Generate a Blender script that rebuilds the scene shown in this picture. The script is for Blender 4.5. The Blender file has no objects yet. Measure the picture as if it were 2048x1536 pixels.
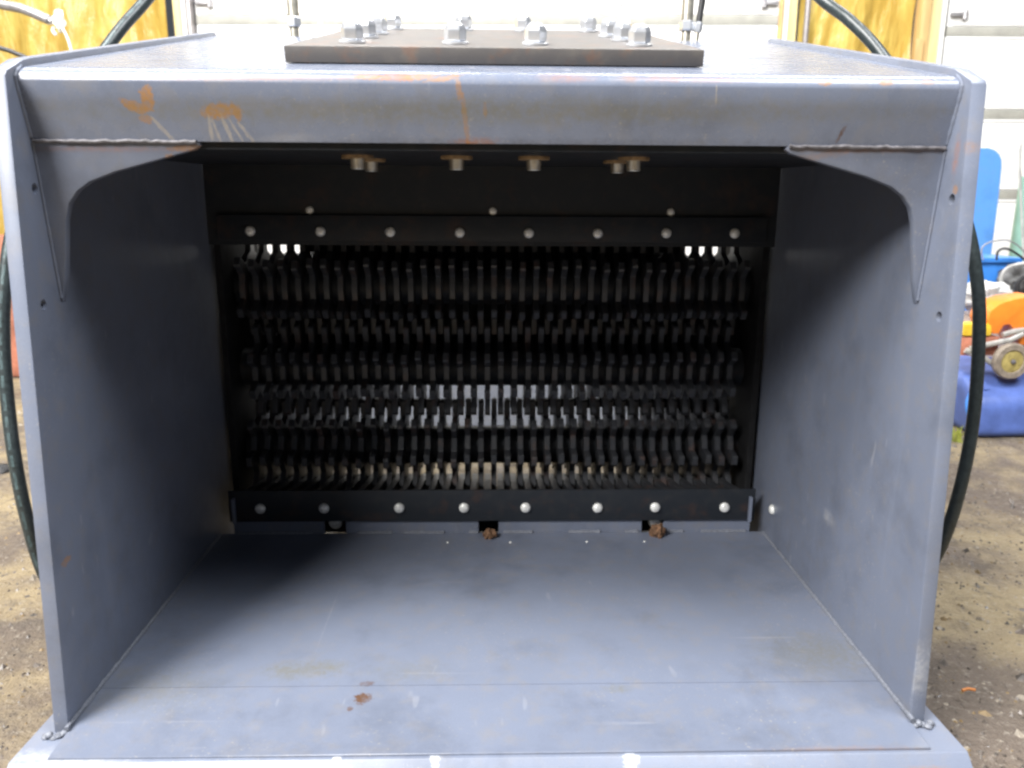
import bpy, bmesh, math, random
from mathutils import Vector, Matrix, noise
random.seed(7)
R = math.radians
S = bpy.context.scene
C = S.collection

# ------------------------------------------------------------------ camera, world, lamps, exposure
CAMZ, PITCH, YAW, F = 0.80, R(13.5), R(-1.4), 1595.0
cam = bpy.data.cameras.new('camera'); camo = bpy.data.objects.new('camera', cam); C.objects.link(camo)
cam.sensor_width = 36; cam.lens = F/2048*36; cam.clip_start = .02; cam.clip_end = 200
camo.location = (0, 0, CAMZ); camo.rotation_euler = (math.pi/2-PITCH, 0, YAW)
cam.dof.use_dof = True; cam.dof.focus_distance = 1.25; cam.dof.aperture_fstop = 5.6
S.camera = camo
W = bpy.data.worlds.new('World'); S.world = W; W.use_nodes = True
bg = W.node_tree.nodes['Background']; bg.inputs[0].default_value = (.80, .88, 1, 1); bg.inputs[1].default_value = .065

def area(name, loc, target, sx, sy, power, col=(1, .98, .95)):
    l = bpy.data.lights.new(name, 'AREA'); l.shape = 'RECTANGLE'; l.size = sx; l.size_y = sy; l.energy = power; l.color = col
    o = bpy.data.objects.new(name, l); C.objects.link(o); o.location = loc
    o.rotation_euler = (Vector(target)-Vector(loc)).to_track_quat('-Z', 'Y').to_euler()
    return o
# fluorescent battens under the workshop ceiling, and daylight from the open doorway behind the photographer
area('tube_lamp', (-1.9, .0, 4.6), (-.3, 1.1, .4), 1.6, 1.8, 300, (1, .985, .96))
area('tube_lamp', (1.9, .2, 4.6), (.3, 1.1, .4), 1.6, 1.6, 165, (.93, .96, 1))
area('tube_lamp', (-3.5, -2.5, 4.3), (0, 1.3, .4), 2.6, 1.5, 430, (1, .985, .96))
area('tube_lamp', (-1.6, 3.8, 4.4), (-1.6, 4.5, .3), 3.0, .4, 105)
area('tube_lamp', (1.9, 3.8, 4.4), (1.9, 4.5, .3), 3.0, .4, 105)
S.view_settings.view_transform = 'Standard'; S.view_settings.look = 'None'
S.view_settings.exposure = .6; S.view_settings.gamma = 1
S.cycles.use_denoising = True
S.cycles.max_bounces = 8
S.cycles.pixel_filter_type = 'BLACKMAN_HARRIS'; S.cycles.filter_width = 2.5

# ------------------------------------------------------------------ helpers
CF = Vector((0, math.cos(PITCH), -math.sin(PITCH))); CU = Vector((0, math.sin(PITCH), math.cos(PITCH))); CR = Vector((1, 0, 0))
ROT = Matrix.Rotation(YAW, 3, 'Z')
def at(u, v, Y):                                # a point of the photograph (2048 px wide) at distance Y in front of the camera
    d = ROT @ (CF + CR*((u-1024)/F) + CU*((768-v)/F))
    return Vector((d.x*Y/d.y, Y, CAMZ + d.z*Y/d.y))

def tag(o, label=None, cat=None, group=None, kind=None):
    for k, v in (('label', label), ('category', cat), ('group', group), ('kind', kind)):
        if v: o[k] = v
    return o
def empty(name, loc=(0, 0, 0)):
    o = bpy.data.objects.new(name, None); C.objects.link(o); o.location = loc; o.empty_display_size = .05
    return o
ORG = {}
def smooth(me, ang=35):
    for p in me.polygons: p.use_smooth = True
    me.set_sharp_from_angle(angle=R(ang))
def link(name, bm, m, parent=None, ang=35):     # bm in world coordinates -> one object, its origin at its parent's
    bmesh.ops.recalc_face_normals(bm, faces=bm.faces)
    me = bpy.data.meshes.new(name); bm.to_mesh(me); bm.free()
    o = bpy.data.objects.new(name, me); C.objects.link(o)
    for x in (m if isinstance(m, (list, tuple)) else [m]): me.materials.append(x)
    if parent is not None:
        o.parent = parent
        r = parent
        off = Vector((0, 0, 0))
        while r is not None: off += r.location; r = r.parent
        me.transform(Matrix.Translation(-off))
    smooth(me, ang)
    return o
def centre(o):                                  # puts a top-level mesh's origin at the middle of its base
    me = o.data; xs = [v.co for v in me.vertices]
    c = Vector(((min(v.x for v in xs)+max(v.x for v in xs))/2, (min(v.y for v in xs)+max(v.y for v in xs))/2, min(v.z for v in xs)))
    me.transform(Matrix.Translation(-c)); o.location = o.location + c
    return o
def prism(bm, poly, fn0, fn1):                  # poly: list of 2D points; fn0/fn1 map a point to the two ends
    a = [bm.verts.new(fn0(p)) for p in poly]; b = [bm.verts.new(fn1(p)) for p in poly]
    n = len(poly)
    bm.faces.new(a); bm.faces.new(b[::-1])
    for i in range(n): bm.faces.new((a[i], b[i], b[(i+1) % n], a[(i+1) % n]))
    return bm
def bev(bm, w=.0015, seg=2, ang=30):
    bmesh.ops.recalc_face_normals(bm, faces=bm.faces)
    es = [e for e in bm.edges if len(e.link_faces) == 2 and e.calc_face_angle(0) > R(ang)]
    bmesh.ops.bevel(bm, geom=es, offset=w, segments=seg, affect='EDGES', profile=.6, clamp_overlap=True)
    return bm
def extx(poly, x0, x1, bm=None):                # polygon in (y,z) swept along x
    return prism(bm or bmesh.new(), poly, lambda p: Vector((x0, p[0], p[1])), lambda p: Vector((x1, p[0], p[1])))
def box(x0, x1, y0, y1, z0, z1, w=0, bm=None):
    b = extx([(y0, z0), (y1, z0), (y1, z1), (y0, z1)], x0, x1, bm)
    if w: bev(b, w)
    return b
def cyl(bm, c, axis, r0, r1, h, n=16, rot=0):
    c = Vector(c); axis = Vector(axis).normalized(); q = axis.to_track_quat('Z', 'Y').to_matrix()
    A = []; B = []
    for i in range(n):
        t = rot + 2*math.pi*i/n; d = q @ Vector((math.cos(t), math.sin(t), 0))
        A.append(bm.verts.new(c+d*r0)); B.append(bm.verts.new(c+d*r1+axis*h))
    bm.faces.new(A[::-1]); bm.faces.new(B)
    for i in range(n): bm.faces.new((A[i], A[(i+1) % n], B[(i+1) % n], B[i]))
    return bm
def lathe(bm, c, axis, prof, n=20, rot=0):      # prof: (radius, height) pairs
    c = Vector(c); axis = Vector(axis).normalized(); q = axis.to_track_quat('Z', 'Y').to_matrix(); rings = []
    for r, h in prof:
        rings.append([bm.verts.new(c+axis*h+(q @ Vector((math.cos(rot+2*math.pi*i/n), math.sin(rot+2*math.pi*i/n), 0)))*max(r, 1e-5)) for i in range(n)])
    for a, b in zip(rings, rings[1:]):
        for i in range(n): bm.faces.new((a[i], a[(i+1) % n], b[(i+1) % n], b[i]))
    bm.faces.new(rings[0][::-1]); bm.faces.new(rings[-1])
    return bm
def catmull(pts, k=8):
    P = [Vector(p) for p in pts]; P = [P[0]*2-P[1]] + P + [P[-1]*2-P[-2]]; out = []
    for i in range(1, len(P)-2):
        a, b, c, d = P[i-1:i+3]
        for j in range(k):
            t = j/k; out.append(.5*((2*b)+(c-a)*t+(2*a-5*b+4*c-d)*t*t+(3*b-a-3*c+d)*t**3))
    out.append(P[-2]); return out
def tube(bm, pts, r, n=12, jit=0):
    pts = [Vector(p) for p in pts]; rings = []; up = None
    for i, p in enumerate(pts):
        t = (pts[min(i+1, len(pts)-1)]-pts[max(i-1, 0)]).normalized()
        if up is None: up = Vector((0, 0, 1)) if abs(t.z) < .9 else Vector((0, -1, 0))
        s = t.cross(up).normalized(); up = s.cross(t).normalized()
        rr = (r[i] if isinstance(r, (list, tuple)) else r)*(1+random.uniform(-jit, jit))
        rings.append([bm.verts.new(p+(s*math.cos(2*math.pi*k/n)+up*math.sin(2*math.pi*k/n))*rr) for k in range(n)])
    for a, b in zip(rings, rings[1:]):
        for i in range(n): bm.faces.new((a[i], a[(i+1) % n], b[(i+1) % n], b[i]))
    bm.faces.new(rings[0][::-1]); bm.faces.new(rings[-1])
    return bm
def lump(c, sx, sy, sz, seed=0, sub=3, amp=.35, freq=1.6):
    bm = bmesh.new(); bmesh.ops.create_icosphere(bm, subdivisions=sub, radius=1)
    for v in bm.verts:
        d = 1+amp*noise.noise(v.co*freq+Vector((seed*7.1, seed*3.3, 1)))+amp*.4*noise.noise(v.co*freq*2.7+Vector((seed, 5, seed)))
        v.co = Vector((v.co.x*d*sx, v.co.y*d*sy, v.co.z*d*sz))+Vector(c)
    return bm

# ------------------------------------------------------------------ materials
def new(name):
    m = bpy.data.materials.new(name); m.use_nodes = True; nt = m.node_tree
    return m, nt, nt.nodes, nt.links, nt.nodes['Principled BSDF']
def nd(nt, t, **k):
    n = nt.nodes.new(t)
    for a, b in k.items():
        if a.startswith('i_'):
            key = a[2:]; n.inputs[int(key) if key.isdigit() else key].default_value = b
        else: setattr(n, a, b)
    return n
def mixc(nt, fac, a, b):
    n = nt.nodes.new('ShaderNodeMix'); n.data_type = 'RGBA'
    for i, v in ((0, fac), (6, a), (7, b)):
        if isinstance(v, (int, float)): n.inputs[i].default_value = v
        elif isinstance(v, tuple): n.inputs[i].default_value = (*v, 1) if len(v) == 3 else v
        else: nt.links.new(v, n.inputs[i])
    return n.outputs[2]
def math_(nt, op, a, b=0, c=0, clamp=False):
    n = nt.nodes.new('ShaderNodeMath'); n.operation = op; n.use_clamp = clamp
    for i, v in enumerate((a, b, c)):
        if isinstance(v, (int, float)): n.inputs[i].default_value = v
        else: nt.links.new(v, n.inputs[i])
    return n.outputs[0]
def ramp01(nt, x, lo, hi):
    n = nt.nodes.new('ShaderNodeMapRange'); n.interpolation_type = 'SMOOTHSTEP'
    n.inputs[1].default_value = lo; n.inputs[2].default_value = hi; nt.links.new(x, n.inputs[0]); return n.outputs[0]
def nz(nt, vec, scale, detail=4, rough=.55, stretch=None):
    if stretch:
        mp = nd(nt, 'ShaderNodeMapping'); mp.inputs['Scale'].default_value = stretch; nt.links.new(vec, mp.inputs[0]); vec = mp.outputs[0]
    n = nd(nt, 'ShaderNodeTexNoise'); n.inputs['Scale'].default_value = scale; n.inputs['Detail'].default_value = detail; n.inputs['Roughness'].default_value = rough
    nt.links.new(vec, n.inputs['Vector']); return n.outputs[0]
def bump(nt, B, h, strength=.3, dist=.002):
    b = nd(nt, 'ShaderNodeBump'); b.inputs['Strength'].default_value = strength; b.inputs['Distance'].default_value = dist
    nt.links.new(h, b.inputs['Height']); nt.links.new(b.outputs[0], B.inputs['Normal'])

RUST = (.30, .105, .022); OCHRE = (.29, .145, .045); PALE = (.55, .55, .55); TAN = (.33, .29, .24); OLIVE = (.13, .115, .06); MUD = (.085, .042, .022); DARK = (.04, .038, .04)
def metal_paint(name, base, rough=.42, dirt=.25, spots=(), spec=.5, patch=.12, streak=0, rustn=0, metallic=0, scratch=0):
    """worn paint: fine mottling, dust film, scratches, plus stains, tone bands and painted glare at given places (centre, radii, turn, colour, strength)"""
    m, nt, N, L, B = new(name)
    P = nd(nt, 'ShaderNodeNewGeometry').outputs['Position']
    big = nz(nt, P, 5, 5); mid = nz(nt, P, 38, 4); fine = nz(nt, P, 700, 2, .6)
    col = mixc(nt, math_(nt, 'MULTIPLY', ramp01(nt, big, .35, .7), patch*2), base, tuple(c*1.28 for c in base))
    col = mixc(nt, math_(nt, 'MULTIPLY', ramp01(nt, mid, .45, .75), dirt), col, (.20, .17, .13))
    col = mixc(nt, math_(nt, 'MULTIPLY', math_(nt, 'SUBTRACT', fine, .32), .55, clamp=True), col, tuple(min(1, c*1.7) for c in base))
    if not metallic and base[2] > .1:
        grime_shade = nz(nt, P, 7, 8, .68); col = mixc(nt, math_(nt, 'MULTIPLY', ramp01(nt, grime_shade, .46, .74), .5), col, tuple(c*.62 for c in base))
        speck = nz(nt, P, 210, 2, .5); zone = nz(nt, P, 4, 3, .5)
        col = mixc(nt, math_(nt, 'MULTIPLY', math_(nt, 'MULTIPLY', ramp01(nt, speck, .64, .72), ramp01(nt, zone, .42, .62)), .5), col, (.30, .28, .25))
    if streak:
        s = nz(nt, P, 24, 3, .6, (1, 1, .08)); col = mixc(nt, math_(nt, 'MULTIPLY', ramp01(nt, s, .56, .74), streak), col, tuple(c*1.35 for c in base))
    if scratch:
        for k, (st3, sc) in enumerate((((1, .25, .02), 55), ((.03, 1, .3), 70))):
            q = nz(nt, P, sc, 1, .4, st3); q2 = nz(nt, P, 6+k*3, 2, .5)
            col = mixc(nt, math_(nt, 'MULTIPLY', math_(nt, 'MULTIPLY', ramp01(nt, q, .70, .76), ramp01(nt, q2, .45, .65)), scratch), col, (.34, .34, .36))
    if rustn:
        rn = nz(nt, P, 22, 6, .65); col = mixc(nt, math_(nt, 'MULTIPLY', ramp01(nt, rn, .52, .68), rustn), col, RUST)
    warp = nz(nt, P, 90, 4, .6); warp2 = nz(nt, P, 320, 3, .6)
    wob = math_(nt, 'ADD', math_(nt, 'MULTIPLY', math_(nt, 'SUBTRACT', warp, .5), 1.7), math_(nt, 'MULTIPLY', math_(nt, 'SUBTRACT', warp2, .5), 1.0))
    rsum = None
    brk = math_(nt, 'ADD', .5, math_(nt, 'MULTIPLY', ramp01(nt, nz(nt, P, 110, 5, .7), .38, .58), .5))
    for c, rad, turn, cl, st in spots:
        sub = nd(nt, 'ShaderNodeVectorMath', operation='SUBTRACT'); L.new(P, sub.inputs[0]); sub.inputs[1].default_value = c
        v = sub.outputs[0]
        if turn:
            vr = nd(nt, 'ShaderNodeVectorRotate', rotation_type='Y_AXIS'); L.new(v, vr.inputs[0]); vr.inputs['Angle'].default_value = R(turn); v = vr.outputs[0]
        dv = nd(nt, 'ShaderNodeVectorMath', operation='DIVIDE'); L.new(v, dv.inputs[0]); dv.inputs[1].default_value = rad
        ln = nd(nt, 'ShaderNodeVectorMath', operation='LENGTH'); L.new(dv.outputs[0], ln.inputs[0])
        soft = 0 if st > .6 else .75
        k = math_(nt, 'SUBTRACT', 1, ramp01(nt, math_(nt, 'ADD', ln.outputs['Value'], wob), .75-soft, 1.15+soft*.6))
        k = math_(nt, 'MULTIPLY', k, math_(nt, 'MULTIPLY', brk, st))
        col = mixc(nt, k, col, cl)
        rsum = k if rsum is None else math_(nt, 'MAXIMUM', rsum, k)
    L.new(col, B.inputs['Base Color'])
    rr = math_(nt, 'ADD', math_(nt, 'MULTIPLY', math_(nt, 'SUBTRACT', mid, .5), .22), rough)
    if rsum is not None: rr = math_(nt, 'ADD', rr, math_(nt, 'MULTIPLY', rsum, .25))
    L.new(rr, B.inputs['Roughness'])
    B.inputs['Specular IOR Level'].default_value = spec; B.inputs['Metallic'].default_value = metallic
    bump(nt, B, math_(nt, 'ADD', math_(nt, 'MULTIPLY', mid, .7), math_(nt, 'MULTIPLY', fine, .3)), .16, .0012)
    return m
def plain(name, base, rough=.5, metallic=0, var=.15, scale=30, bstr=.15, bdist=.002, stretch=None, spec=.5):
    m, nt, N, L, B = new(name)
    P = nd(nt, 'ShaderNodeNewGeometry').outputs['Position']
    a = nz(nt, P, scale, 5, .6, stretch)
    L.new(mixc(nt, ramp01(nt, a, .3, .72), tuple(c*(1-var) for c in base), tuple(min(1, c*(1+var)) for c in base)), B.inputs['Base Color'])
    B.inputs['Roughness'].default_value = rough; B.inputs['Metallic'].default_value = metallic; B.inputs['Specular IOR Level'].default_value = spec
    bump(nt, B, a, bstr, bdist)
    return m

G = (.131, .149, .198)                           # blue grey machine paint
def sp(u, v, Y, ru, rv, turn, col, st):          # stain or colour band at a point of the photograph: radii in photo pixels
    p = at(u, v, Y); k = Y*1.02/F
    return (tuple(p), (ru*k, .06, rv*k), turn, col, st)
fy = 1.08
fascia_spots = [
    sp(297, 200, fy, 12, 22, 0, OCHRE, 1), sp(272, 213, fy, 30, 10, -18, OCHRE, 1), sp(290, 238, fy, 14, 8, 0, OCHRE, .65), sp(322, 258, fy, 4, 36, 38, TAN, .62),
    sp(440, 222, fy, 38, 14, 4, OCHRE, .95), sp(474, 230, fy, 8, 12, 0, OCHRE, .8), sp(418, 258, fy, 4, 28, 0, TAN, .62), sp(430, 262, fy, 3, 28, 14, TAN, .61), sp(452, 260, fy, 4, 30, 16, TAN, .61),
    sp(470, 262, fy, 3, 30, 26, TAN, .61), sp(492, 268, fy, 4, 26, 36, TAN, .61),
    sp(735, 153, 1.075, 26, 6, 0, OCHRE, .65), sp(790, 155, 1.075, 34, 8, 0, RUST, .62), sp(845, 152, 1.075, 30, 6, 5, OCHRE, .65), sp(888, 157, 1.075, 34, 5, 10, OCHRE, .7), sp(918, 180, fy, 5, 28, 6, OCHRE, .62), sp(930, 235, fy, 5, 50, 6, OCHRE, .62), sp(970, 222, fy, 4, 13, 0, OCHRE, .62),
    sp(1130, 155, 1.075, 48, 8, 0, RUST, .4), sp(1260, 157, 1.075, 20, 6, 0, RUST, .4), sp(1330, 157, 1.075, 34, 6, 0, RUST, .4), sp(1420, 160, 1.075, 80, 5, 0, RUST, .35),
    sp(470, 156, 1.075, 270, 5, 0, RUST, .42), sp(1650, 166, 1.075, 14, 6, 0, OCHRE, .7), sp(1772, 166, 1.075, 16, 6, 0, OCHRE, .7), sp(1855, 165, 1.075, 14, 5, 0, OCHRE, .62),
    sp(1686, 268, fy, 4, 18, -24, MUD, .75), sp(1430, 195, fy, 1.6, 20, 4, TAN, .62),
    sp(950, 222, fy, 760, 22, 0, OLIVE, .5),  # wide olive band across the fascia
    sp(1000, 288, fy, 640, 10, 0, DARK, .4), sp(950, 282, fy, 40, 8, 0, RUST, .5)]  # thin dark band along the lower edge, with one rust spot
M = {}
M['fascia'] = metal_paint('top_plate_paint', G, .27, .28, fascia_spots, streak=.3, scratch=.35)
M['paint'] = metal_paint('machine_paint', G, .40, .26, streak=.3, scratch=.3)
M['gusset'] = metal_paint('gusset_paint', G, .40, .26, [sp(372, 296, 1.088, 34, 6, 0, OCHRE, .65), sp(340, 322, 1.092, 12, 11, 0, OCHRE, .7), sp(1640, 312, 1.09, 60, 7, 10, OCHRE, .3),
    sp(200, 298, 1.09, 130, 5, 0, RUST, .3), sp(1750, 300, 1.09, 140, 5, 0, RUST, .35)], streak=.3, scratch=.3)
def wall_spot(u, v, x, ry, rz, col, st):         # on an inner side wall at world x
    d = ROT @ (CF + CR*((u-1024)/F) + CU*((768-v)/F)); t = x/d.x
    return ((x, d.y*t, CAMZ+d.z*t), (.03, ry, rz), 0, col, st)
M['side'] = metal_paint('side_plate_paint', G, .38, .26, [
    wall_spot(1940, 292, .605, .012, .010, OCHRE, .6), wall_spot(1903, 378, .60, .006, .006, OCHRE, .7), wall_spot(1925, 350, .60, .0025, .03, PALE, .62),
    wall_spot(1905, 310, .60, .006, .025, RUST, .5), wall_spot(130, 1122, -.60, .013, .006, OCHRE, .7), wall_spot(1655, 1035, .60, .02, .012, PALE, .3),
    wall_spot(1830, 1340, .60, .004, .05, PALE, .35)], streak=.35, scratch=.28)
def floor_spot(u, v, rx, ry, col, st, z=.067):
    d = ROT @ (CF + CR*((u-1024)/F) + CU*((768-v)/F)); t = (z-CAMZ)/d.z
    return ((d.x*t, d.y*t, z), (rx, ry, .05), 0, col, st)
M['floor'] = metal_paint('floor_plate_paint', G, .36, .28, [
    floor_spot(726, 1396, .014, .012, MUD, 1), floor_spot(700, 1416, .005, .005, MUD, .8), floor_spot(735, 1368, .012, .006, MUD, .62), floor_spot(588, 1342, .045, .022, OLIVE, .55), floor_spot(655, 1335, .03, .018, OLIVE, .5),
    floor_spot(820, 1342, .06, .03, OLIVE, .22), floor_spot(300, 1380, .10, .06, OLIVE, .3), floor_spot(1640, 1300, .09, .06, OLIVE, .42), floor_spot(1235, 1374, .02, .01, OLIVE, .4),
    floor_spot(660, 1230, .0015, .10, PALE, .12), floor_spot(1690, 1490, .10, .008, OCHRE, .4)], streak=.2, scratch=.2)
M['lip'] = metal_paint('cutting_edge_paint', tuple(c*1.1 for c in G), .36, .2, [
    floor_spot(120, 1520, .09, .018, PALE, .45, .06), floor_spot(675, 1512, .006, .012, PALE, .61, .06), floor_spot(690, 1528, .009, .005, PALE, .7, .06),  # first pale spot: bright reflection off the bevel, put into the colour
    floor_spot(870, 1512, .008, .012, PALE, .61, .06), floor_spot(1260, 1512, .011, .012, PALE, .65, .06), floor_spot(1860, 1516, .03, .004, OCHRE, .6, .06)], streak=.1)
M['steel'] = metal_paint('mill_scale_steel', (.088, .081, .077), .5, .3, spec=.5, rustn=.22)
M['zinc'] = plain('zinc_plating', (.74, .76, .80), .22, .68, .08, 60, .05)
M['zinc_dull'] = plain('dull_zinc_plating', (.55, .52, .44), .38, .8, .2, 90, .1)
M['bolt'] = plain('worn_bolt_steel', (.80, .80, .77), .32, .2, .2, 200, .1)
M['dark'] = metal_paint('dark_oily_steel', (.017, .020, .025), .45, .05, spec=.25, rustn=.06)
M['disc'] = metal_paint('rotor_disc_steel', (.028, .030, .035), .42, .07, spec=.5, rustn=.12, metallic=.1)
M['weld'] = plain('weld_metal', (.155, .165, .195), .5, .0, .25, 260, .5, .001)
M['weldrust'] = plain('rusty_weld', (.118, .112, .122), .62, 0, .45, 120, .5, .001)
M['grime_shade'] = plain('black_shade', (.012, .012, .013), .8, 0, .3, 60, .2, spec=.15)  # near-black colour standing in for shade on the bearing plates
M['tanwasher'] = plain('tan_washer', (.30, .20, .11), .5, .3, .3, 120, .2)
M['rubber'] = plain('hose_rubber', (.030, .040, .042), .36, 0, .3, 120, .2)
M['hoseprint'] = plain('hose_print', (.055, .085, .09), .45, 0, .5, 260, 0, stretch=(1, 1, .3))
M['black'] = plain('black_rubber', (.02, .02, .022), .5)
M['clod'] = plain('brown_clod', (.16, .085, .045), .85, 0, .5, 150, .6, .004)

# ------------------------------------------------------------------ ground
def ground_h(x, y):
    n = noise.noise(Vector((x*1.3, y*1.3, 2)))*.014 + noise.noise(Vector((x*5, y*5, 7)))*.008 + noise.noise(Vector((x*17, y*17, 4)))*.004
    return n - .012
gm, nt, N, L, B = new('wet_dirt')
P = nd(nt, 'ShaderNodeNewGeometry').outputs['Position']
a = nz(nt, P, 3.2, 5, .6); b = nz(nt, P, 14, 6, .65); c = nz(nt, P, 85, 4, .7); d = nz(nt, P, 1.1, 3, .5)
col = mixc(nt, ramp01(nt, a, .38, .62), (.13, .102, .08), (.29, .228, .135))
col = mixc(nt, math_(nt, 'MULTIPLY', ramp01(nt, b, .5, .68), .7), col, (.095, .078, .065))
col = mixc(nt, math_(nt, 'MULTIPLY', ramp01(nt, c, .55, .72), .6), col, (.40, .36, .30))
col = mixc(nt, math_(nt, 'MULTIPLY', ramp01(nt, c, .42, .28), .7), col, (.06, .048, .04))
L.new(col, B.inputs['Base Color'])
L.new(math_(nt, 'ADD', .38, math_(nt, 'MULTIPLY', ramp01(nt, b, .35, .6), .45)), B.inputs['Roughness'])
bump(nt, B, math_(nt, 'ADD', c, math_(nt, 'MULTIPLY', b, .8)), .9, .012)
bm = bmesh.new()
def axis_pts(a, b, dense0, dense1, fine, coarse):
    out = []; x = a
    while x < b: out.append(x); x += fine if dense0 <= x < dense1 else coarse
    out.append(b); return out
xs = axis_pts(-14, 14, -2.2, 2.2, .028, .6); ys = axis_pts(-10, 9, .6, 4.6, .03, .5)
grid = [[bm.verts.new((x, y, ground_h(x, y))) for x in xs] for y in ys]
for j in range(len(ys)-1):
    for i in range(len(xs)-1): bm.faces.new((grid[j][i], grid[j][i+1], grid[j+1][i+1], grid[j+1][i]))
tag(link('ground', bm, gm, ang=80), kind='structure')
# loose stones and grit: beyond counting
gv = [plain('grit', (.12, .10, .085), .35, 0, .6, 40, .4), plain('pale_grit', (.28, .24, .19), .6, 0, .35, 60, .3), plain('ochre_grit', (.20, .14, .07), .6, 0, .3, 60, .3)]
bm = bmesh.new(); rg = random.Random(3)
for i in range(16000):
    side = rg.choice((-1, 1)); x = side*rg.uniform(.56, 2.0); y = .85+3.2*rg.random()**1.6
    if abs(x) > .5+y*.75: continue
    s = rg.uniform(.0016, .0055)*(1.0 if rg.random() < .93 else 2.2); z = ground_h(x, y)
    q = Matrix.Rotation(rg.uniform(0, 6.28), 3, 'Z'); vs = []
    for k in range(5):
        t = k*1.2566; vs.append(bm.verts.new(Vector((x, y, z-.001))+q @ Vector((math.cos(t)*s*rg.uniform(.7, 1.4), math.sin(t)*s*rg.uniform(.6, 1.1), 0))))
    top = bm.verts.new((x+rg.uniform(-.4, .4)*s, y+rg.uniform(-.4, .4)*s, z+s*rg.uniform(.4, 1)))
    mi = rg.choice((0, 0, 0, 0, 1, 2))
    for k in range(5): bm.faces.new((vs[k], vs[(k+1) % 5], top)).material_index = mi
tag(link('gravel', bm, gv, ang=20), kind='stuff')

# ------------------------------------------------------------------ the bucket
BK = empty('crusher_bucket', (0, 1.3, 0))
tag(BK, 'blue-grey steel crusher bucket lying open with dark rotor discs inside', 'bucket')
def part(name, bm, m, parent=BK, ang=35): return link(name, bm, m, parent, ang)
XI, XO = .600, .620

# top plate: slope, rolled front edge, fascia
outer = [(1.856, 1.124), (1.60, 1.0662), (1.35, 1.0098), (1.14, .9624), (1.100, .9534), (1.0905, .9510), (1.0835, .9484), (1.0780, .9448), (1.0742, .9402), (1.0722, .9350), (1.0718, .9320), (1.0782, .9080), (1.0795, .9030), (1.0905, .8620)]
def offset(pl, t):
    out = []
    for i, p in enumerate(pl):
        a = Vector(pl[max(i-1, 0)]); b = Vector(pl[min(i+1, len(pl)-1)]); d = (b-a).normalized(); n = Vector((-d.y, d.x))
        out.append((p[0]+n.x*t, p[1]+n.y*t))
    return out
inner = offset(outer, .012)
part('top_plate', extx(outer+inner[::-1], -XI+.0005, XI-.0005), M['fascia'], ang=40)
# two side plates with bolt holes through them
side = [(.990, .030), (1.0515, .9360), (1.0555, .9420), (1.0960, .9610), (1.12, .9670), (1.86, 1.132), (2.02, 1.06), (2.08, .50), (2.34, .36), (2.34, .14), (1.80, .005), (1.10, .005)]
def rot2(p, a): return (p[0]*math.cos(a)-p[1]*math.sin(a), p[0]*math.sin(a)+p[1]*math.cos(a))
for s in (-1, 1):
    o = part('side_plate', bev(extx(side, s*XI, s*XO), .002, 2), M['side'])
    for (u, v) in (((63, 383), (82, 615)) if s < 0 else ((1897, 393), (1873, 628))):
        d = ROT @ (CF + CR*((u-1024)/F) + CU*((768-v)/F)); t = s*XI/d.x; p = Vector((s*XI, d.y*t, CAMZ+d.z*t))
        cb = bmesh.new(); cyl(cb, p-Vector((.04, 0, 0)), (1, 0, 0), .0072, .0072, .08, 20)
        bmesh.ops.recalc_face_normals(cb, faces=cb.faces)
        cm = bpy.data.meshes.new('cut'); cb.to_mesh(cm); cb.free(); cm.transform(Matrix.Translation(-BK.location))
        co = bpy.data.objects.new('cut', cm); C.objects.link(co); co.parent = BK
        md = o.modifiers.new('hole', 'BOOLEAN'); md.object = co; md.operation = 'DIFFERENCE'; md.solver = 'EXACT'
        bpy.context.view_layer.update()
        dg = bpy.context.evaluated_depsgraph_get(); nm = bpy.data.meshes.new_from_object(o.evaluated_get(dg))
        o.modifiers.clear(); o.data = nm; bpy.data.objects.remove(co)
    o.data.materials.clear(); o.data.materials.append(M['side']); smooth(o.data, 35)
# corner gussets
gp = [(.5995, .6485), (.589, .683), (.579, .735), (.5745, .760), (.566, .783), (.553, .7985), (.535, .8105), (.500, .8235), (.425, .8435), (.392, .8525), (.384, .8575), (.386, .8640), (.5995, .8640)]
gy = lambda z: 1.0905+(.864-z)*.106
for s in (-1, 1):
    b = prism(bmesh.new(), gp, lambda p: Vector((s*p[0], gy(p[1]), p[1])), lambda p: Vector((s*p[0], gy(p[1])+.014, p[1])))
    part('corner_gusset', bev(b, .0025, 2, 50), M['gusset'])
    pts = [Vector((s*x, 1.0885, .8615+random.uniform(-.0008, .0008))) for x in [.597-i*.0072 for i in range(30)]]
    part('weld_bead', tube(bmesh.new(), pts, .0027, 8, .14), M['weldrust'])
    pts = [Vector((s*.5985, gy(z)-.0002, z)) for z in [.655+i*.0068 for i in range(31)]]
    part('weld_bead', tube(bmesh.new(), pts, .0019, 8, .2), M['paint'])
    pts = [Vector((s*.5992, y, z)) for y, z in catmull([(1.0905, .866), (1.0800, .90), (1.0715, .932), (1.0748, .942), (1.088, .9515)], 8)]
    part('weld_bead', tube(bmesh.new(), pts, .0026, 8, .2), M['paint'])
# ceiling of the mouth, back wall above the rotors
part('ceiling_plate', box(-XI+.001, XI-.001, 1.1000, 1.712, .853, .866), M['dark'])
part('back_plate', box(-XI+.001, XI-.001, 1.712, 1.724, .690, .885), M['dark'])
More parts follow.
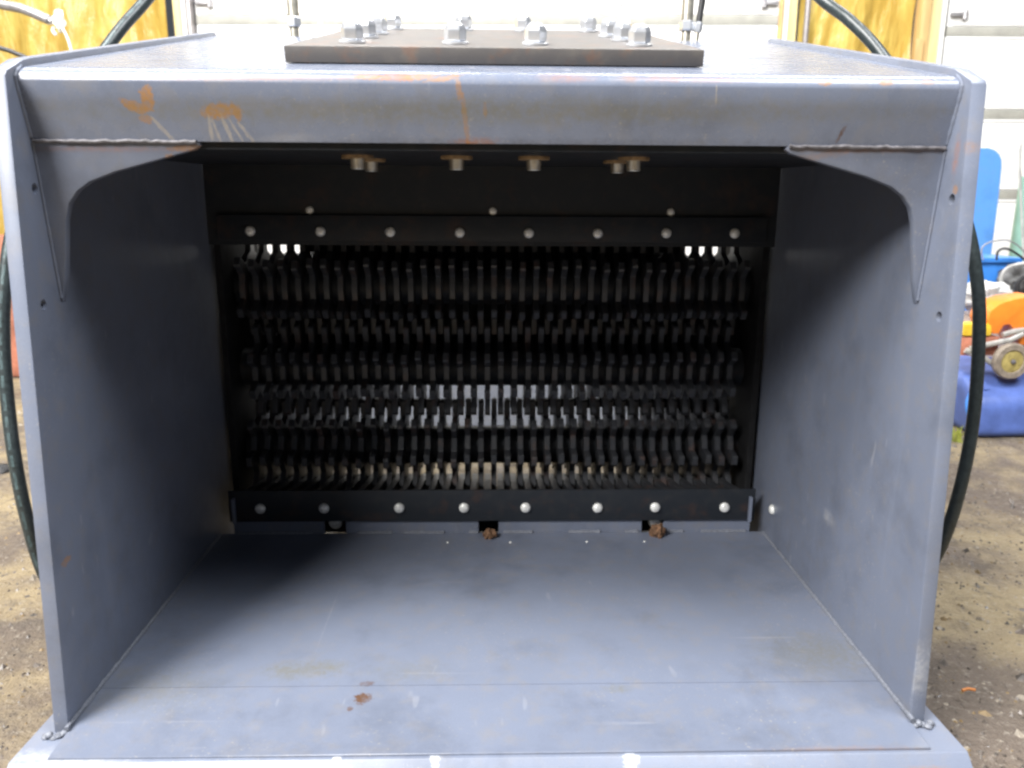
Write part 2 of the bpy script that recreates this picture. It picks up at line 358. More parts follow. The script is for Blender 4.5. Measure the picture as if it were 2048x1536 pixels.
# floor, fold, lip
part('floor_plate', extx([(1.083, .0660), (1.640, .0680), (1.640, .052), (1.083, .052)], -XI+.001, XI-.001), M['floor'])
part('front_plate', bev(extx([(.9345, .0612), (1.0829, .0661), (1.0829, .050), (.9345, .050)], -XI+.001, XI-.001), .001, 1), M['floor'])
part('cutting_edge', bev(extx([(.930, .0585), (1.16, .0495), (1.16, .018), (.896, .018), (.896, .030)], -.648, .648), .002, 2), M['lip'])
for s in (-1, 1):
    pts = [Vector((s*(XI-.001), y, .068+random.uniform(-.0006, .0006))) for y in [.985+i*.009 for i in range(73)]]
    part('weld_bead', tube(bmesh.new(), pts, .0036, 8, .2), M['weld'])
    for i in range(5):
        part('weld_bead', lump((s*(.603+.006*i), .984+random.uniform(-.004, .004), .060+random.uniform(-.003, .004)), .0055, .0055, .004, i+s*5, 2), M['weld'])

# ledge behind the floor: segments with three drain notches, stitch welds in front
notches = [(-.365+.015, .024), (-.012, .022), (.352, .024)]
edges = [-XI+.03]
for c0, h in notches: edges += [c0-h, c0+h]
edges.append(XI-.03)
for i in range(0, len(edges), 2):
    part('ledge', bev(box(edges[i], edges[i+1], 1.641, 1.653, .050, .0985), .001, 1), M['paint'])
for x0, x1 in ((-.56, -.40), (-.30, -.225), (-.20, -.11), (-.055, -.035), (.02, .085), (.165, .235), (.29, .32), (.385, .42), (.46, .56)):
    n = max(3, int((x1-x0)/.006)); pts = [Vector((x0+(x1-x0)*i/n, 1.640, .0690)) for i in range(n+1)]
    part('weld_bead', tube(bmesh.new(), pts, .0045, 8, .18), M['weld'])
part('notch_backing', box(-.57, .57, 1.698, 1.704, .045, .100), M['dark'])  # added dark sheet; stops bright ground showing in the notches
for x in (-.353, .362):
    b = bmesh.new(); lathe(b, (x, 1.672, .083), (0, -1, 0), [(.016, 0), (.016, .006), (.013, .012), (.006, .015)], 16); part('notch_bolt', b, M['bolt'])

# combs above and below the rotors
NP, PITCHX, TH = 37, .0305, .0125
xs0 = [(-(NP-1)/2+i)*PITCHX for i in range(NP)]          # outer rotors
xs1 = [(-(NP-2)/2+i)*PITCHX for i in range(NP-1)]        # middle rotor and the comb teeth between outer discs
RC = [(1.825, .594), (1.825, .404), (1.825, .213)]       # rotor axes (y, z)
RD, RT = .114, .044
uc = part('upper_comb', box(-.575, .575, 1.700, 1.7115, .700, .752, .001), M['dark'])
lc = part('lower_comb', box(-.575, .575, 1.634, 1.6395, .0985, .170, .001), M['dark'])
for i, x in enumerate(xs1):
    w = .0070
    b = prism(bmesh.new(), [(1.6400, .135), (1.74, .105), (1.83, .105), (1.83, .138), (1.80, .141), (1.700, .158), (1.6400, .170)], lambda p: Vector((x-w, p[0], p[1])), lambda p: Vector((x+w, p[0], p[1])))
    link('tooth', b, M['disc'], lc, 30)
# rotors
disc_mes = {}
for k, (cy, cz) in enumerate(RC):
    b = bmesh.new(); cyl(b, (-.585, cy, cz), (1, 0, 0), RT, RT, 1.17, 24); ro = part('rotor', b, M['dark'])
    for x in (xs1 if k == 1 else xs0):
        nt_ = 6 if k == 0 else 8
        if nt_ not in disc_mes:
            b = bmesh.new(); prof = []
            for i in range(nt_):
                for a_, rr in ((-180/nt_, .076), (-120/nt_, .0755), (-11, .077), (-6, RD-.003), (-4, RD), (4, RD), (6, RD-.003), (11, .077), (120/nt_, .0755)):
                    t = 2*math.pi*i/nt_+R(a_); prof.append((rr*math.cos(t), rr*math.sin(t)))
            prism(b, prof, lambda p: Vector((-TH/2, p[0], p[1])), lambda p: Vector((TH/2, p[0], p[1])))
            bev(b, .0007, 1, 60); bmesh.ops.recalc_face_normals(b, faces=b.faces)
            me = disc_mes[nt_] = bpy.data.meshes.new('disc'); b.to_mesh(me); b.free(); me.materials.append(M['disc']); smooth(me, 25)
        disc_me = disc_mes[nt_]
        o = bpy.data.objects.new('disc', disc_me); C.objects.link(o); o.parent = ro
        o.location = (x-BK.location.x, cy-BK.location.y, cz-BK.location.z)
        o.rotation_euler = ((R(90), R(67), R(93))[k]+random.uniform(-.05, .05), random.uniform(-.006, .006), random.uniform(-.006, .006))
# bearing plates and corner strips beside the rotors
for s in (-1, 1):
    part('bearing_plate', bev(box(s*.576, s*.590, 1.7125, 1.99, .07, .85), .0015, 1), M['grime_shade'])
    part('corner_strip', bev(box(s*.560, s*.566, 1.622, 1.634, .098, .155), .001, 1), M['paint'])
# bolts through the combs
def dome(x, y, z, r, name='comb_bolt', m=M['bolt'], nrm=(0, -1, 0), host=BK):
    b = bmesh.new(); lathe(b, (x, y, z), nrm, [(r, 0), (r, r*.22), (r*.86, r*.5), (r*.55, r*.68), (.0, r*.72)], 18)
    return part(name, b, m, host)
for i in range(8):
    x = -.5075+.145*i
    dome(x, 1.700, .7185+random.uniform(-.001, .001), .0105)
    dome(x+random.uniform(-.012, .012)*(i not in (0, 7)), 1.634, .1290+random.uniform(-.001, .001), .0112)
for x in (-.385, -.003, .372): dome(x, 1.712, .762, .0085, 'plate_bolt')
for x in (-.10, .035, .20, .325): dome(x, 1.60-.01, .0675, .0028, 'rivet', M['bolt'], (0, 0, 1))
dq = ROT @ (CF + CR*((1545-1024)/F) + CU*((768-1016)/F)); tq = .5995/dq.x
dome(.5995, dq.y*tq, CAMZ+dq.z*tq, .0105, 'wall_dome', M['bolt'], (-1, 0, 0))  # pale dome on the right inner wall
# back of the bucket: cross plate, plus added cover, box and panels that block light behind the rotors
part('rear_cross_plate', bev(extx([(2.040, .196), (2.047, .184), (2.290, .262), (2.285, .274)], -XI+.002, XI-.002), .001, 1), M['paint'])
part('leak_cover', extx([(1.852, 1.106), (1.866, 1.114), (2.022, .992), (2.010, .978)], -XI+.002, XI-.002), M['paint'])  # added to stop lamp light leaking in behind the top plate
blk = part('light_blocker', bev(box(-.468, .468, 1.96, 2.02, .365, .98), .01, 2), M['dark'])  # added box that blocks light through the rotor slots
for s in (-1, 1): link('blocker_panel', bev(box(s*.4695, s*.5745, 1.975, 2.005, .362, .640), .003, 1), M['dark'], blk)  # added panels closing the light gaps at both ends of the box


# mounting plate on the sloping top, its bolts and their ends under the ceiling
sl = math.atan2(.1706, .756); sd = Vector((0, math.cos(sl), math.sin(sl))); sn = Vector((0, -math.sin(sl), math.cos(sl)))
s0 = Vector((0, 1.098, .9530))
def on(x, t, h): return s0 + Vector((x, 0, 0)) + sd*t + sn*h
b = prism(bmesh.new(), [(-.289, .080), (.289, .080), (.289, .66), (-.289, .66)], lambda p: on(p[0], p[1], .0012), lambda p: on(p[0], p[1], .0232))
part('mounting_plate', bev(b, .0022, 2), M['steel'])
def stud(x, t):
    p = on(x, t, .0232); b = bmesh.new(); lathe(b, p, sn, [(.0100, 0), (.0100, .0275), (.0085, .0290), (.002, .0296)], 16)
    st = part('bolt', b, M['zinc'])
    b = bmesh.new(); lathe(b, p, sn, [(.0195, .0004), (.0195, .0034), (.0188, .0038)], 24); link('washer', b, M['zinc'], st)
    b = bmesh.new(); rt = random.uniform(-.22, .22)
    lathe(b, p, sn, [(.0142, .0040), (.0165, .0062), (.0165, .0195), (.0128, .0262), (.0104, .0270)], 6, rt); bev(b, .0005, 1, 20); link('nut', b, M['zinc'], st, 20)
rows = [(.150, (-.206, -.058, .058, .209)), (.280, (-.204, .204)), (.400, (-.201, .198)), (.590, (-.196, -.060, .055, .182))]
for t, xx in rows:
    for x in xx:
        stud(x, t)
        if t > .3: continue
        y = on(x, t, 0).y
        b = bmesh.new(); lathe(b, (x, y, .853), (0, 0, -1), [(.0113, 0)]+[(.0113-.0009*(k % 2), .0045+.0014*k) for k in range(11)]+[(.0095, .0205)], 16); be = part('bolt_end', b, M['zinc_dull'])
        b = bmesh.new(); lathe(b, (x, y, .8528), (0, 0, -1), [(.024, 0), (.024, .0045), (.0235, .0050)], 24); link('washer', b, M['tanwasher'], be)
BK.rotation_euler = (0, R(.35), 0)

# clods caught at the notches
for (x, y, sx, sz, lb) in ((-.010, 1.612, .013, .012, 'brown dirt clod on the bucket floor by the middle notch'), (.358, 1.614, .016, .016, 'reddish brown dirt clod on the bucket floor by the notch on the right')):
    o = link('dirt_clod', lump((x, y, .067+sz*.8), sx, sx*.8, sz, x*9+3, 3, .55, 2.0), M['clod']); centre(o); tag(o, lb, 'dirt clod', 'clods caught in the bucket')

# ------------------------------------------------------------------ hoses
def hose(pts, r, label, ends=()):
    path = catmull(pts, 10); n = 14; b = bmesh.new(); tube(b, path, r, n)
    b.faces.ensure_lookup_table()
    root = link('hydraulic_hose', b, [M['rubber'], M['hoseprint']])
    tag(root, label, 'hose', 'hydraulic hoses of the bucket')
    me = root.data
    for p in me.polygons:
        ring = p.index//n; k = p.index % n
        if k == root_print and ring < len(path)-1 and (ring % 7) not in (0, 4): p.material_index = 1
    centre(root)
    return root
root_print = 9
hose([at(1560, -90, 1.80), at(1640, -5, 1.78), at(1700, 42, 1.72), at(1762, 108, 1.66), at(1850, 240, 1.58), at(1925, 420, 1.50), at(1955, 570, 1.46), at(1957, 700, 1.44), at(1945, 850, 1.42), at(1918, 985, 1.40), at(1880, 1095, 1.40), at(1820, 1200, 1.42)],
     .0117, 'thick black hydraulic hose arching outside the right side plate by the blue bin')
root_print = 6
hose([at(420, -110, 1.80), at(330, -40, 1.80), at(280, 15, 1.76), at(225, 80, 1.70), at(120, 240, 1.60), at(35, 430, 1.50), at(10, 570, 1.46), at(7, 690, 1.44), at(16, 810, 1.42), at(30, 920, 1.40), at(52, 1030, 1.40), at(85, 1140, 1.42), at(130, 1220, 1.44)],
     .0117, 'thick black hydraulic hose arching outside the left side plate by the yellow wall')
def pipe(u, v0, Y, w, label, bend=0, black=False):
    base = at(u, v0, Y); t = empty('hydraulic_pipe', (base.x, base.y, base.z-.12)); tag(t, label, 'pipe', 'hydraulic pipes behind the bucket top')
    lean = Vector((bend, 0, 1)).normalized()
    b = bmesh.new(); lathe(b, base-lean*.12, lean, [(w*.78, 0), (w*.78, .143)], 14); link('stem', b, M['zinc_dull'], t)
    b = bmesh.new(); lathe(b, base+lean*.022, lean, [(w*1.15, 0), (w*1.3, .003), (w*1.3, .018), (w*1.1, .021)], 6, .3); link('hex_nut', b, M['zinc'], t, 20)
    b = bmesh.new(); tube(b, [base+lean*.043, base+lean*.085, base+lean*.2, base+lean*.45], w, 14); link('hose_end' if black else 'tube', b, M['black'] if black else M['zinc_dull'], t)
pipe(590, 76, 1.885, .0125, 'silver pipe with hex nut behind the top plate on the left', -.01)
pipe(1371, 84, 1.885, .0130, 'silver pipe with hex nut behind the top plate on the right', .02)
pipe(1391, 86, 1.885, .0070, 'thin black hose with small nut close beside a silver pipe', .12, True)

# ------------------------------------------------------------------ the workshop wall behind
WY = 5.45
M['door'] = plain('white_door_skin', (.82, .82, .81), .38, 0, .03, 4, .05)
M['rail'] = plain('door_joint', (.36, .355, .32), .45, 0, .12, 10, .1)
M['hinge'] = plain('galvanised_hinge', (.36, .35, .36), .4, .5, .2, 40, .1)
M['white'] = plain('white_trim', (.80, .80, .77), .45, 0, .05, 8, .05)
ym, nt, N, L, B = new('yellow_sheeting')
P = nd(nt, 'ShaderNodeNewGeometry').outputs['Position']
f1 = nz(nt, P, 5, 5, .6, (1.6, 1, .5)); f2 = nz(nt, P, 16, 4, .6, (1.4, 1, .3))
col = mixc(nt, ramp01(nt, f1, .35, .65), (.43, .28, .055), (.58, .43, .11)); col = mixc(nt, math_(nt, 'MULTIPLY', ramp01(nt, f2, .5, .7), .45), col, (.38, .24, .05))
L.new(col, B.inputs['Base Color']); B.inputs['Roughness'].default_value = .32; bump(nt, B, math_(nt, 'ADD', f1, math_(nt, 'MULTIPLY', f2, .5)), .8, .03)
M['yellow'] = ym
M['timber'] = plain('raw_timber', (.55, .37, .16), .65, 0, .25, 14, .2, .003, (1, 1, .12))
M['timberpale'] = plain('pale_timber', (.66, .54, .26), .65, 0, .2, 14, .2, .003, (1, 1, .12))
M['conduit'] = plain('grey_conduit', (.30, .28, .28), .4, .4)

def wall_x(u, v, Y=WY): return at(u, v, Y).x
def sheet(name, x0, x1, z0, z1, y, label, cat, seed):
    bm = bmesh.new(); nx, nzz = max(8, int((x1-x0)/.025)), 40; g = []
    for j in range(nzz+1):
        row = []
        for i in range(nx+1):
            x = x0+(x1-x0)*i/nx; z = z0+(z1-z0)*j/nzz
            w = .06*noise.noise(Vector((x*5+z*1.2, seed, z*.8)))+.035*noise.noise(Vector((x*14-z*3, seed, z*1.5)))
            row.append(bm.verts.new((x, y-.03+w, z)))
        g.append(row)
    back = [[bm.verts.new((v.co.x, v.co.y+.004, v.co.z)) for v in row] for row in (g[0], g[-1])]
    for j in range(nzz):
        for i in range(nx): bm.faces.new((g[j][i], g[j][i+1], g[j+1][i+1], g[j+1][i]))
    for r, bk in ((g[0], back[0]), (g[-1], back[1])):
        for i in range(nx): bm.faces.new((r[i], bk[i], bk[i+1], r[i+1]))
    o = link(name, bm, M['yellow'], ang=80); centre(o); tag(o, label, cat); return o
def door(x0, x1, z0, seams, yaw, label, hinges, y=WY):
    root = empty('garage_door', ((x0+x1)/2, y, 0)); tag(root, label, 'garage door', 'sectional garage doors')
    rx = root.location.x
    for a, b_ in zip(seams, seams[1:]):
        part('door_section', bev(box(x0, x1, y, y+.045, a+.0285, b_-.0285), .004, 2), M['door'], root)
        for k in (1, 2):
            zz = a+(b_-a)*(.08 if k == 1 else .92)
            part('section_rib', bev(box(x0+.03, x1-.03, y-.006, y-.0005, zz-.006, zz+.006), .003, 1), M['door'], root)
    for z in seams[1:-1]:
        part('joint_rail', bev(box(x0, x1, y-.004, y+.04, z-.0275, z+.0275), .004, 2), M['rail'], root)
        for hx in hinges:
            h = part('hinge', bev(box(hx-.012, hx+.012, y-.016, y-.0045, z-.035, z+.06), .003, 1), M['white'], root)
            for s in (-1, 1):
                b = bmesh.new(); cyl(b, (hx+s*.045, y-.012, z+.085), (0, -1, 0), .009, .006, .012, 10); link('hinge_screw', b, M['hinge'], h)
        for hx, s in ((x0+.01, 1), (x1-.01, -1)):
            b = box(min(hx, hx+s*.09), max(hx, hx+s*.09), y-.03, y-.0055, z+.085, z+.11, .004)
            h = part('roller_bracket', b, M['hinge'], root)
            b = bmesh.new(); cyl(b, (hx+s*.09, y-.02, z+.07), (0, 0, 1), .016, .016, .055, 10); link('roller', b, M['hinge'], h)
    root.rotation_euler = (0, 0, yaw)
    return root
cx0, cx1 = wall_x(388, 40), wall_x(1553, 30)
door(cx0, cx1, 0, [.30, .82, 1.34, 1.862, 2.38, 2.9], R(-1.2), 'white sectional garage door straight behind the bucket', [wall_x(640, 40), wall_x(1255, 32)])
rx0 = wall_x(1888, 100)
door(rx0, rx0+3.2, 0, [.27, .785, 1.30, 1.808, 2.32, 2.84], 0, 'white sectional garage door behind the blue board and gas cylinder', [rx0+1.2])
# below the lowest section: both doors reach the floor
for r, (x0, x1, z1) in zip([o for o in C.objects if o.name.startswith('garage_door')], ((cx0, cx1, .27), (rx0, rx0+3.2, .24))):
    part('door_section', bev(box(x0, x1, WY, WY+.045, -.02, z1), .004, 2), M['door'], r)

lx = wall_x(378, 40)
sheet('yellow_sheeting', -7.5, lx-.14, -.03, 2.9, WY+.05, 'crumpled yellow plastic sheeting on the wall left of the middle door', 'sheeting', 3)
mx0, mx1 = wall_x(1600, 40), wall_x(1835, 40)
sheet('yellow_sheeting', mx0, mx1, -.03, 2.9, WY+.05, 'crumpled yellow plastic sheeting on the wall between the two doors', 'sheeting', 9)
def post(name, u0, u1, m, y0, y1, label, cat, z1=2.9, v=40, z0=-.03):
    b = box(wall_x(u0, v), wall_x(u1, v), WY+y0, WY+y1, z0, z1, .004); o = link(name, b, m); centre(o); tag(o, label, cat, 'posts and trims of the door wall'); return o
post('door_jamb', 370, 377, M['white'], -.05, .06, 'white strip of jamb left of the middle door', 'jamb')
post('door_track', 378.5, 386, M['conduit'], -.04, .05, 'dark grey door track at the left side of the middle door', 'track')
post('wall_post', 351, 369, M['timberpale'], -.03, .06, 'pale yellow timber post left of the middle door', 'post')
post('wall_post', 1553.5, 1563, M['timber'], -.02, .06, 'brown timber post directly right of the middle door', 'post')
post('door_jamb', 1565, 1571, M['white'], -.05, .06, 'white strip of jamb right of the middle door', 'jamb')
post('wall_post', 1572, 1590, M['timberpale'], -.03, .06, 'pale timber post between white jamb and grey conduit', 'post')
b = bmesh.new(); x = wall_x(1609, 40); lathe(b, (x, WY-.04, 0), (0, 0, 1), [(.018, 0), (.018, 2.9)], 12); o = link('conduit', b, M['conduit']); centre(o); tag(o, 'thin grey conduit running down the yellow wall between the doors', 'conduit')
post('wall_post', 1838, 1856, M['timber'], -.03, .06, 'brown timber post at the right edge of the yellow sheeting', 'post')
post('wall_post', 1857, 1880, M['timberpale'], -.01, .06, 'pale timber post just left of the far right door', 'post')
post('door_jamb', 1881, 1885.5, M['white'], -.04, .05, 'white strip of jamb left of the far right door', 'jamb')
b = box(wall_x(1826, 60), wall_x(1841, 60), WY-.06, WY-.035, at(1830, 112, WY).z-.3, at(1830, 80, WY).z, .003); o = link('wood_block', b, M['timber']); centre(o); tag(o, 'short brown wood block fixed to the yellow wall low beside the post', 'wood block')

# left: black hose and knotted cord before the yellow wall
b = bmesh.new(); tube(b, catmull([at(-60, -15, 4.0), at(0, 8, 4.0), at(45, 18, 4.0), at(98, 40, 4.0)], 8), .022, 10); tube(b, [at(98, 40, 4.0), at(104, 44, 4.0)], .015, 10)
o = link('pole', b, M['hinge']); centre(o); tag(o, 'dark slanting pole before the yellow sheeting top left', 'pole')
b = lump(at(118, 42, 3.95), .022, .02, .045, 4, 3, .6, 2.2); o = link('rope', b, M['white'])
r2 = bmesh.new(); tube(r2, catmull([at(116, 48, 3.94), at(128, 62, 3.94), at(137, 82, 3.94), at(143, 105, 3.94), at(150, 150, 3.94)], 8), .006, 8); link('loose_end', r2, M['white'], o)
r3 = bmesh.new(); tube(r3, catmull([at(108, 54, 3.94), at(106, 62, 3.94), at(112, 70, 3.94)], 8), .008, 8); link('loose_end', r3, M['white'], o)
tag(o, 'white knotted rope with loose end hanging from the pole', 'rope')
b = bmesh.new(); tube(b, catmull([at(-60, 80, 3.0), at(0, 96, 3.0), at(30, 106, 3.0), at(60, 125, 3.0), at(70, 180, 3.0)], 8), .008, 10); o = link('cable', b, M['black']); centre(o); tag(o, 'black cable sagging behind the top left corner of the bucket', 'cable')
M['redrag'] = plain('red_cloth', (.42, .16, .10), .8, 0, .4, 12, .5, .01)
b = box(at(14, 700, 3.6).x, at(60, 700, 3.6).x, 3.55, 3.75, -.01, at(20, 470, 3.6).z, .02); o = link('timber_offcut', b, M['redrag']); centre(o); tag(o, 'reddish board standing upright beyond the left hose', 'board')
o = link('stone', lump(at(0, 945, 2.3), .035, .03, .03, 8, 3, .3), M['black']); tag(o, 'dark lump lying on the ground beyond the left hose', 'lump'); 

# ------------------------------------------------------------------ right: things standing between bucket and door
M['blue'] = metal_paint('blue_board_paint', (.085, .24, .56), .4, .1, rustn=.0, spots=[(tuple(at(1983, 328, 3.6)), (.012, .05, .010), 0, RUST, .7), (tuple(at(1985, 370, 3.6)), (.04, .06, .02), 0, (.25, .22, .25), .5)])
M['bluebin'] = plain('blue_plastic', (.045, .21, .62), .35, 0, .1, 10, .05)
M['tarp'] = plain('blue_canister_plastic', (.085, .14, .40), .45, 0, .25, 9, .2, .01)
M['green'] = plain('cylinder_green', (.25, .46, .40), .4, 0, .1, 12, .05)
M['orange'] = plain('orange_plastic', (.80, .22, .025), .35, 0, .1, 20, .1)
M['yellowp'] = plain('yellow_plastic', (.75, .50, .04), .4)
M['wheel'] = plain('dirty_yellow_wheel', (.36, .29, .10), .6, 0, .3, 60, .3)
M['tyre'] = plain('dusty_tyre', (.24, .20, .16), .7, 0, .3, 60, .4)
M['alu'] = plain('dull_aluminium', (.52, .51, .48), .4, .5, .2, 30, .2)
M['bag'] = plain('grey_sack', (.42, .42, .41), .6, 0, .25, 18, .4, .01)
M['beige'] = plain('weathered_board', (.42, .34, .30), .7, 0, .2, 14, .2, .003, (1, 1, .1))

def board(us, Y, th, lean=.0):
    b = bmesh.new(); A = [at(u, v, Y+lean*(900-v)) for u, v in us]
    a = [b.verts.new(p) for p in A]; c = [b.verts.new(p+Vector((0, th, 0))) for p in A]; n = len(A)
    b.faces.new(a); b.faces.new(c[::-1])
    for i in range(n): b.faces.new((a[i], c[i], c[(i+1) % n], a[(i+1) % n]))
    return bev(b, .002, 1, 50)
pts = [(1890, 296), (1978, 296), (1990, 300), (1999, 308), (2004, 320), (2004, 334), (1996, 410), (1980, 530), (1955, 760), (1860, 760)]
o = link('leaning_board', board(pts, 3.6, .02, .0004), M['blue']); centre(o); tag(o, 'blue painted board with rounded corner leaning before the right door', 'board')
# gas cylinder
gc = at(2062, 560, 4.1); root = empty('gas_cylinder', (gc.x, gc.y, 0)); tag(root, 'pale green gas cylinder with white shoulder before the right door', 'gas cylinder')
b = bmesh.new(); lathe(b, (gc.x, gc.y, -.02), (0, 0, 1), [(.112, 0), (.116, .02), (.116, .90)], 28); link('cylinder_body', b, M['green'], root)
b = bmesh.new(); lathe(b, (gc.x, gc.y, .8805), (0, 0, 1), [(.116, 0), (.114, .045), (.098, .085), (.07, .12), (.045, .14), (.03, .15)], 28); link('shoulder', b, M['white'], root)
b = bmesh.new(); lathe(b, (gc.x, gc.y, 1.031), (0, 0, 1), [(.02, 0), (.02, .05), (.014, .06), (.014, .075)], 16); v = link('valve', b, M['zinc_dull'], root)
b = bmesh.new(); lathe(b, (gc.x, gc.y, 1.107), (0, 0, 1), [(.03, 0), (.034, .01), (.034, .02), (.02, .03)], 16); link('handwheel', b, M['redrag'], v)
b = bmesh.new(); tube(b, catmull([at(2052, 270, 3.95), at(2042, 290, 3.93), at(2040, 330, 3.93), at(2043, 420, 3.93), at(2047, 500, 3.93), at(2052, 560, 3.93)], 8), .006, 8)
o = link('gas_hose', b, M['bag']); centre(o); tag(o, 'thin grey hose hanging down the front of the gas cylinder', 'hose')
# blue bin
p0 = at(1935, 523, 3.1); p1 = at(2030, 540, 3.1); z1 = p0.z
root = empty('storage_bin', ((p0.x+p1.x)/2, 3.2, 0)); tag(root, 'bright blue plastic storage bin below the leaning board', 'bin')
b = prism(bmesh.new(), [(-.09, .0), (.09, .0), (.105, 1), (-.105, 1)], lambda p: Vector(((p0.x+p1.x)/2+p[0], 3.1+(.0 if p[1] else .012), p[1]*z1)), lambda p: Vector(((p0.x+p1.x)/2+p[0], 3.36-(.0 if p[1] else .012), p[1]*z1)))
link('bin_body', bev(b, .01, 2), M['bluebin'], root)
cx = (p0.x+p1.x)/2
link('bin_rim', bev(box(cx-.115, cx+.115, 3.088, 3.372, z1-.004, z1+.014), .004, 2), M['bluebin'], root)
# cables in a tangle
def cab(pts, Y, r, m, label):
    b = bmesh.new(); tube(b, catmull([at(u, v, Y) for u, v in pts], 8), r, 8); o = link('cable', b, m); centre(o); tag(o, label, 'cable', 'cables tangled above the saw')
cab([(1966, 520), (1963, 500), (1972, 488), (1995, 481), (2020, 482), (2045, 500), (2070, 540)], 3.05, .0028, M['hinge'], 'thin grey cable looping high over the blue bin')
cab([(1993, 520), (1996, 503), (2010, 497), (2028, 504), (2050, 520), (2075, 540)], 3.02, .0045, M['black'], 'short thick black cable loop beside the gas cylinder foot')
cab([(2060, 525), (2030, 530), (2010, 540), (2002, 560), (2004, 580), (2014, 594), (2032, 604), (2060, 612)], 2.98, .006, M['bag'], 'pale grey cable coil hanging over the bin corner')
cab([(2070, 545), (2048, 552), (2034, 572), (2040, 600), (2060, 615)], 2.95, .009, M['black'], 'thick black cable coil nearest the picture edge above the saw')
# grey sack
o = link('grey_sack', lump(at(1975, 595, 2.95), .085, .08, .055, 5, 4, .45, 1.5), M['bag']); tag(o, 'crumpled grey sack between the blue bin and the orange saw', 'sack')
o = link('grey_sack', lump(at(2035, 560, 3.05), .06, .06, .06, 11, 4, .5, 1.8), plain('dark_sack', (.10, .10, .10), .7, 0, .5, 20, .4)); tag(o, 'dark lumpy sack under the coiled cables', 'sack')
sb = link('stool', box(at(1925, 650, 3.0).x, at(2080, 650, 3.0).x, 2.92, 3.3, -.01, at(1975, 622, 2.95).z-.02, .01), M['beige']); centre(sb); sb.name = 'crate'; tag(sb, 'low grey crate under the sacks behind the saw', 'crate')

# blue canister on the ground
x0, x1 = at(1938, 860, 2.56).x, at(2230, 860, 2.56).x
root = empty('blue_canister', ((x0+x1)/2, 2.75, 0)); tag(root, 'large rounded blue plastic canister lying on the dirt under the orange saw', 'canister')
b = extx([(2.53, -.006), (2.96, -.006), (2.98, .20), (2.64, .188), (2.545, .118)], x0, x1); bev(b, .042, 6, 20)
for v in b.verts: v.co += Vector((0, .012*noise.noise(v.co*6), .010*noise.noise(v.co*5)))
link('canister_body', b, M['tarp'], root, 60)
b = bmesh.new(); tube(b, catmull([Vector((x0+.05+.06*k, 2.585+.012*k+.004, .151-.010*k-.002)) for k in range(7)], 6), .0045, 8); link('moulded_rib', b, M['tarp'], root)
b = bmesh.new(); tube(b, catmull([Vector((x0+.012, 2.60, .135)), Vector((x0-.004, 2.585, .10)), Vector((x0-.002, 2.56, .05)), Vector((x0+.01, 2.55, .015))], 6), .006, 8); link('moulded_rib', b, M['bluebin'], root)

# orange saw on the tarp
sy = 2.62; base = at(2030, 745, sy); root = empty('cutoff_saw', (base.x, sy, base.z)); tag(root, 'orange power saw with a dirty yellow wheel lying on the blue canister', 'power saw')
hp = [(1976, 640), (1982, 622), (2000, 608), (2030, 598), (2075, 592), (2120, 610), (2120, 700), (2060, 700), (2048, 690), (2040, 690), (2035, 680), (2030, 662), (2020, 649), (2008, 651), (2002, 660), (1998, 668), (1986, 668), (1980, 656)]
b = bmesh.new(); A = [at(u, v, sy) for u, v in hp]; a = [b.verts.new(p) for p in A]; c = [b.verts.new(p+Vector((0, .11, .0))) for p in A]; n = len(A)
b.faces.new(a); b.faces.new(c[::-1])
for i in range(n): b.faces.new((a[i], c[i], c[(i+1) % n], a[(i+1) % n]))
link('housing', bev(b, .005, 2, 25), M['orange'], root)
b = bmesh.new(); tube(b, [at(1940, 697, sy-.012), at(1985, 687, sy-.012), at(2020, 680, sy-.012), at(2046, 668, sy-.012)], .0095, 10); link('guard_bar', b, M['alu'], root)
b = bmesh.new(); tube(b, [at(2005, 670, sy-.01), at(2030, 662, sy-.01), at(2048, 660, sy-.01)], .009, 10); link('handle_bar', b, M['alu'], root)
b = box(at(1928, 665, sy).x, at(1984, 665, sy).x, sy+.0, sy+.06, at(1960, 672, sy).z, at(1960, 648, sy).z, .006); link('fuel_tank', b, M['yellowp'], root)
b = box(at(1928, 690, sy).x, at(2000, 690, sy).x, sy+.005, sy+.07, at(1960, 712, sy).z, at(1960, 674, sy).z, .006); link('engine_block', b, M['redrag'], root)
wc = at(2021, 722, sy-.03); b = bmesh.new(); lathe(b, wc, (0, -1, 0), [(.058, -.012), (.062, -.006), (.062, .008), (.057, .014), (.040, .014), (.038, .009)], 32); w = link('wheel', b, M['tyre'], root)
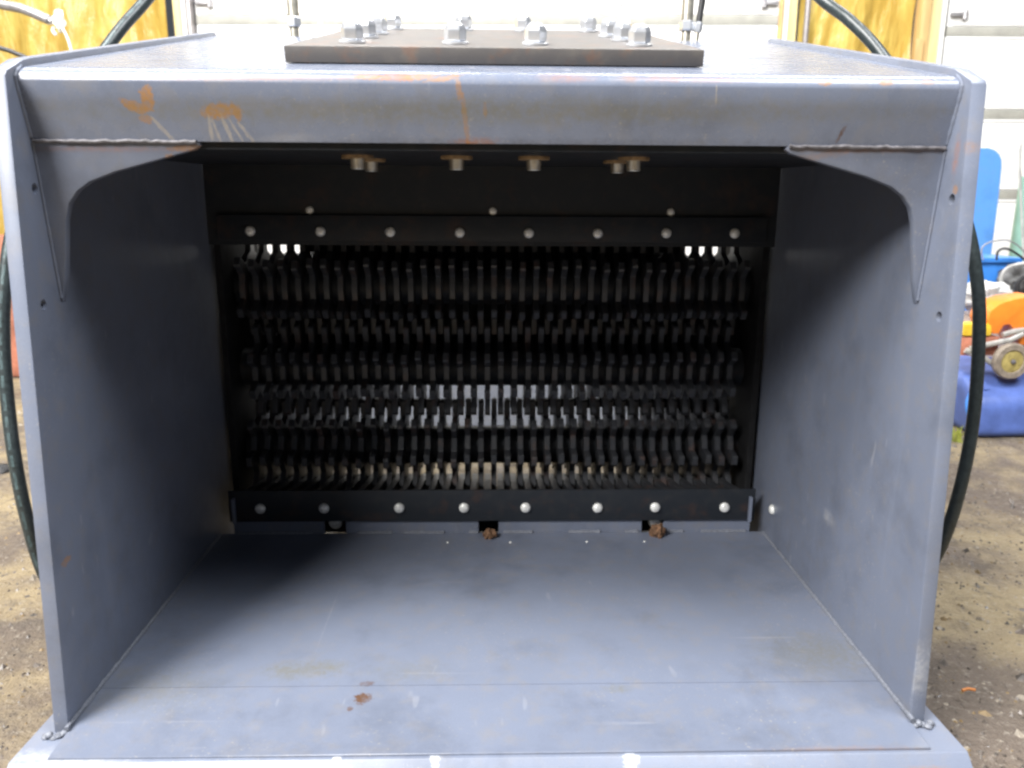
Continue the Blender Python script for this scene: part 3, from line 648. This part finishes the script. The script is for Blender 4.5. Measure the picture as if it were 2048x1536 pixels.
b = bmesh.new(); lathe(b, wc, (0, -1, 0), [(.0375, .002), (.0375, .010), (.030, .012), (.010, .012)], 28); link('wheel_disc', b, M['wheel'], w)
b = bmesh.new(); lathe(b, wc, (0, -1, 0), [(.008, .0125), (.008, .018), (.005, .020)], 12); link('hub', b, M['weldrust'], w)
b = bmesh.new(); tube(b, [at(1930, 700, sy), at(1960, 712, sy-.01), at(1998, 735, sy-.01)], .010, 8); link('foot', b, M['alu'], root)
# upright board and grass tuft
b = box(at(1890, 800, 2.75).x, at(1937, 800, 2.75).x, 2.75, 2.775, -.01, at(1920, 738, 2.75).z, .003); o = link('timber_offcut', b, M['beige']); centre(o); tag(o, 'short weathered board standing between the right hose and bucket', 'board')
M['grassy'] = plain('dry_grass', (.45, .50, .10), .6, 0, .3, 30, 0)
b = bmesh.new(); gp0 = at(1911, 888, 2.5); rg = random.Random(5)
for i in range(26):
    x, y = gp0.x+rg.uniform(-.016, .016), gp0.y+rg.uniform(-.012, .012); l = rg.uniform(.025, .055); dx, dy = rg.uniform(-.022, .022), rg.uniform(-.02, .01); w = .0022
    v = [b.verts.new((x-w, y, -.012)), b.verts.new((x+w, y, -.012)), b.verts.new((x+dx*.5+w*.8, y+dy*.5, l*.6)), b.verts.new((x+dx*.5-w*.8, y+dy*.5, l*.6)), b.verts.new((x+dx*1.3, y+dy, l))]
    b.faces.new(v[:4]); b.faces.new((v[3], v[2], v[4]))
o = link('grass_tuft', b, M['grassy']); centre(o); tag(o, 'small yellow-green grass tuft at the foot of the upright board', 'grass tuft')
p = at(1937, 1384, 1.09); d = Vector((p.x, p.y, CAMZ)); 
dv = (at(1937, 1384, 1.0)-Vector((0, 0, CAMZ))); t = -(CAMZ)/dv.z; q = Vector((0, 0, CAMZ))+dv*t
b = bmesh.new(); tube(b, [q+Vector((-.011, .0, .003)), q+Vector((0, .002, .005)), q+Vector((.011, .001, .003))], .0026, 8); o = link('wood_chip', b, plain('chip_wood', (.45, .17, .05), .7)); centre(o); tag(o, 'small orange chip lying on the dirt to the right of the lip', 'chip')
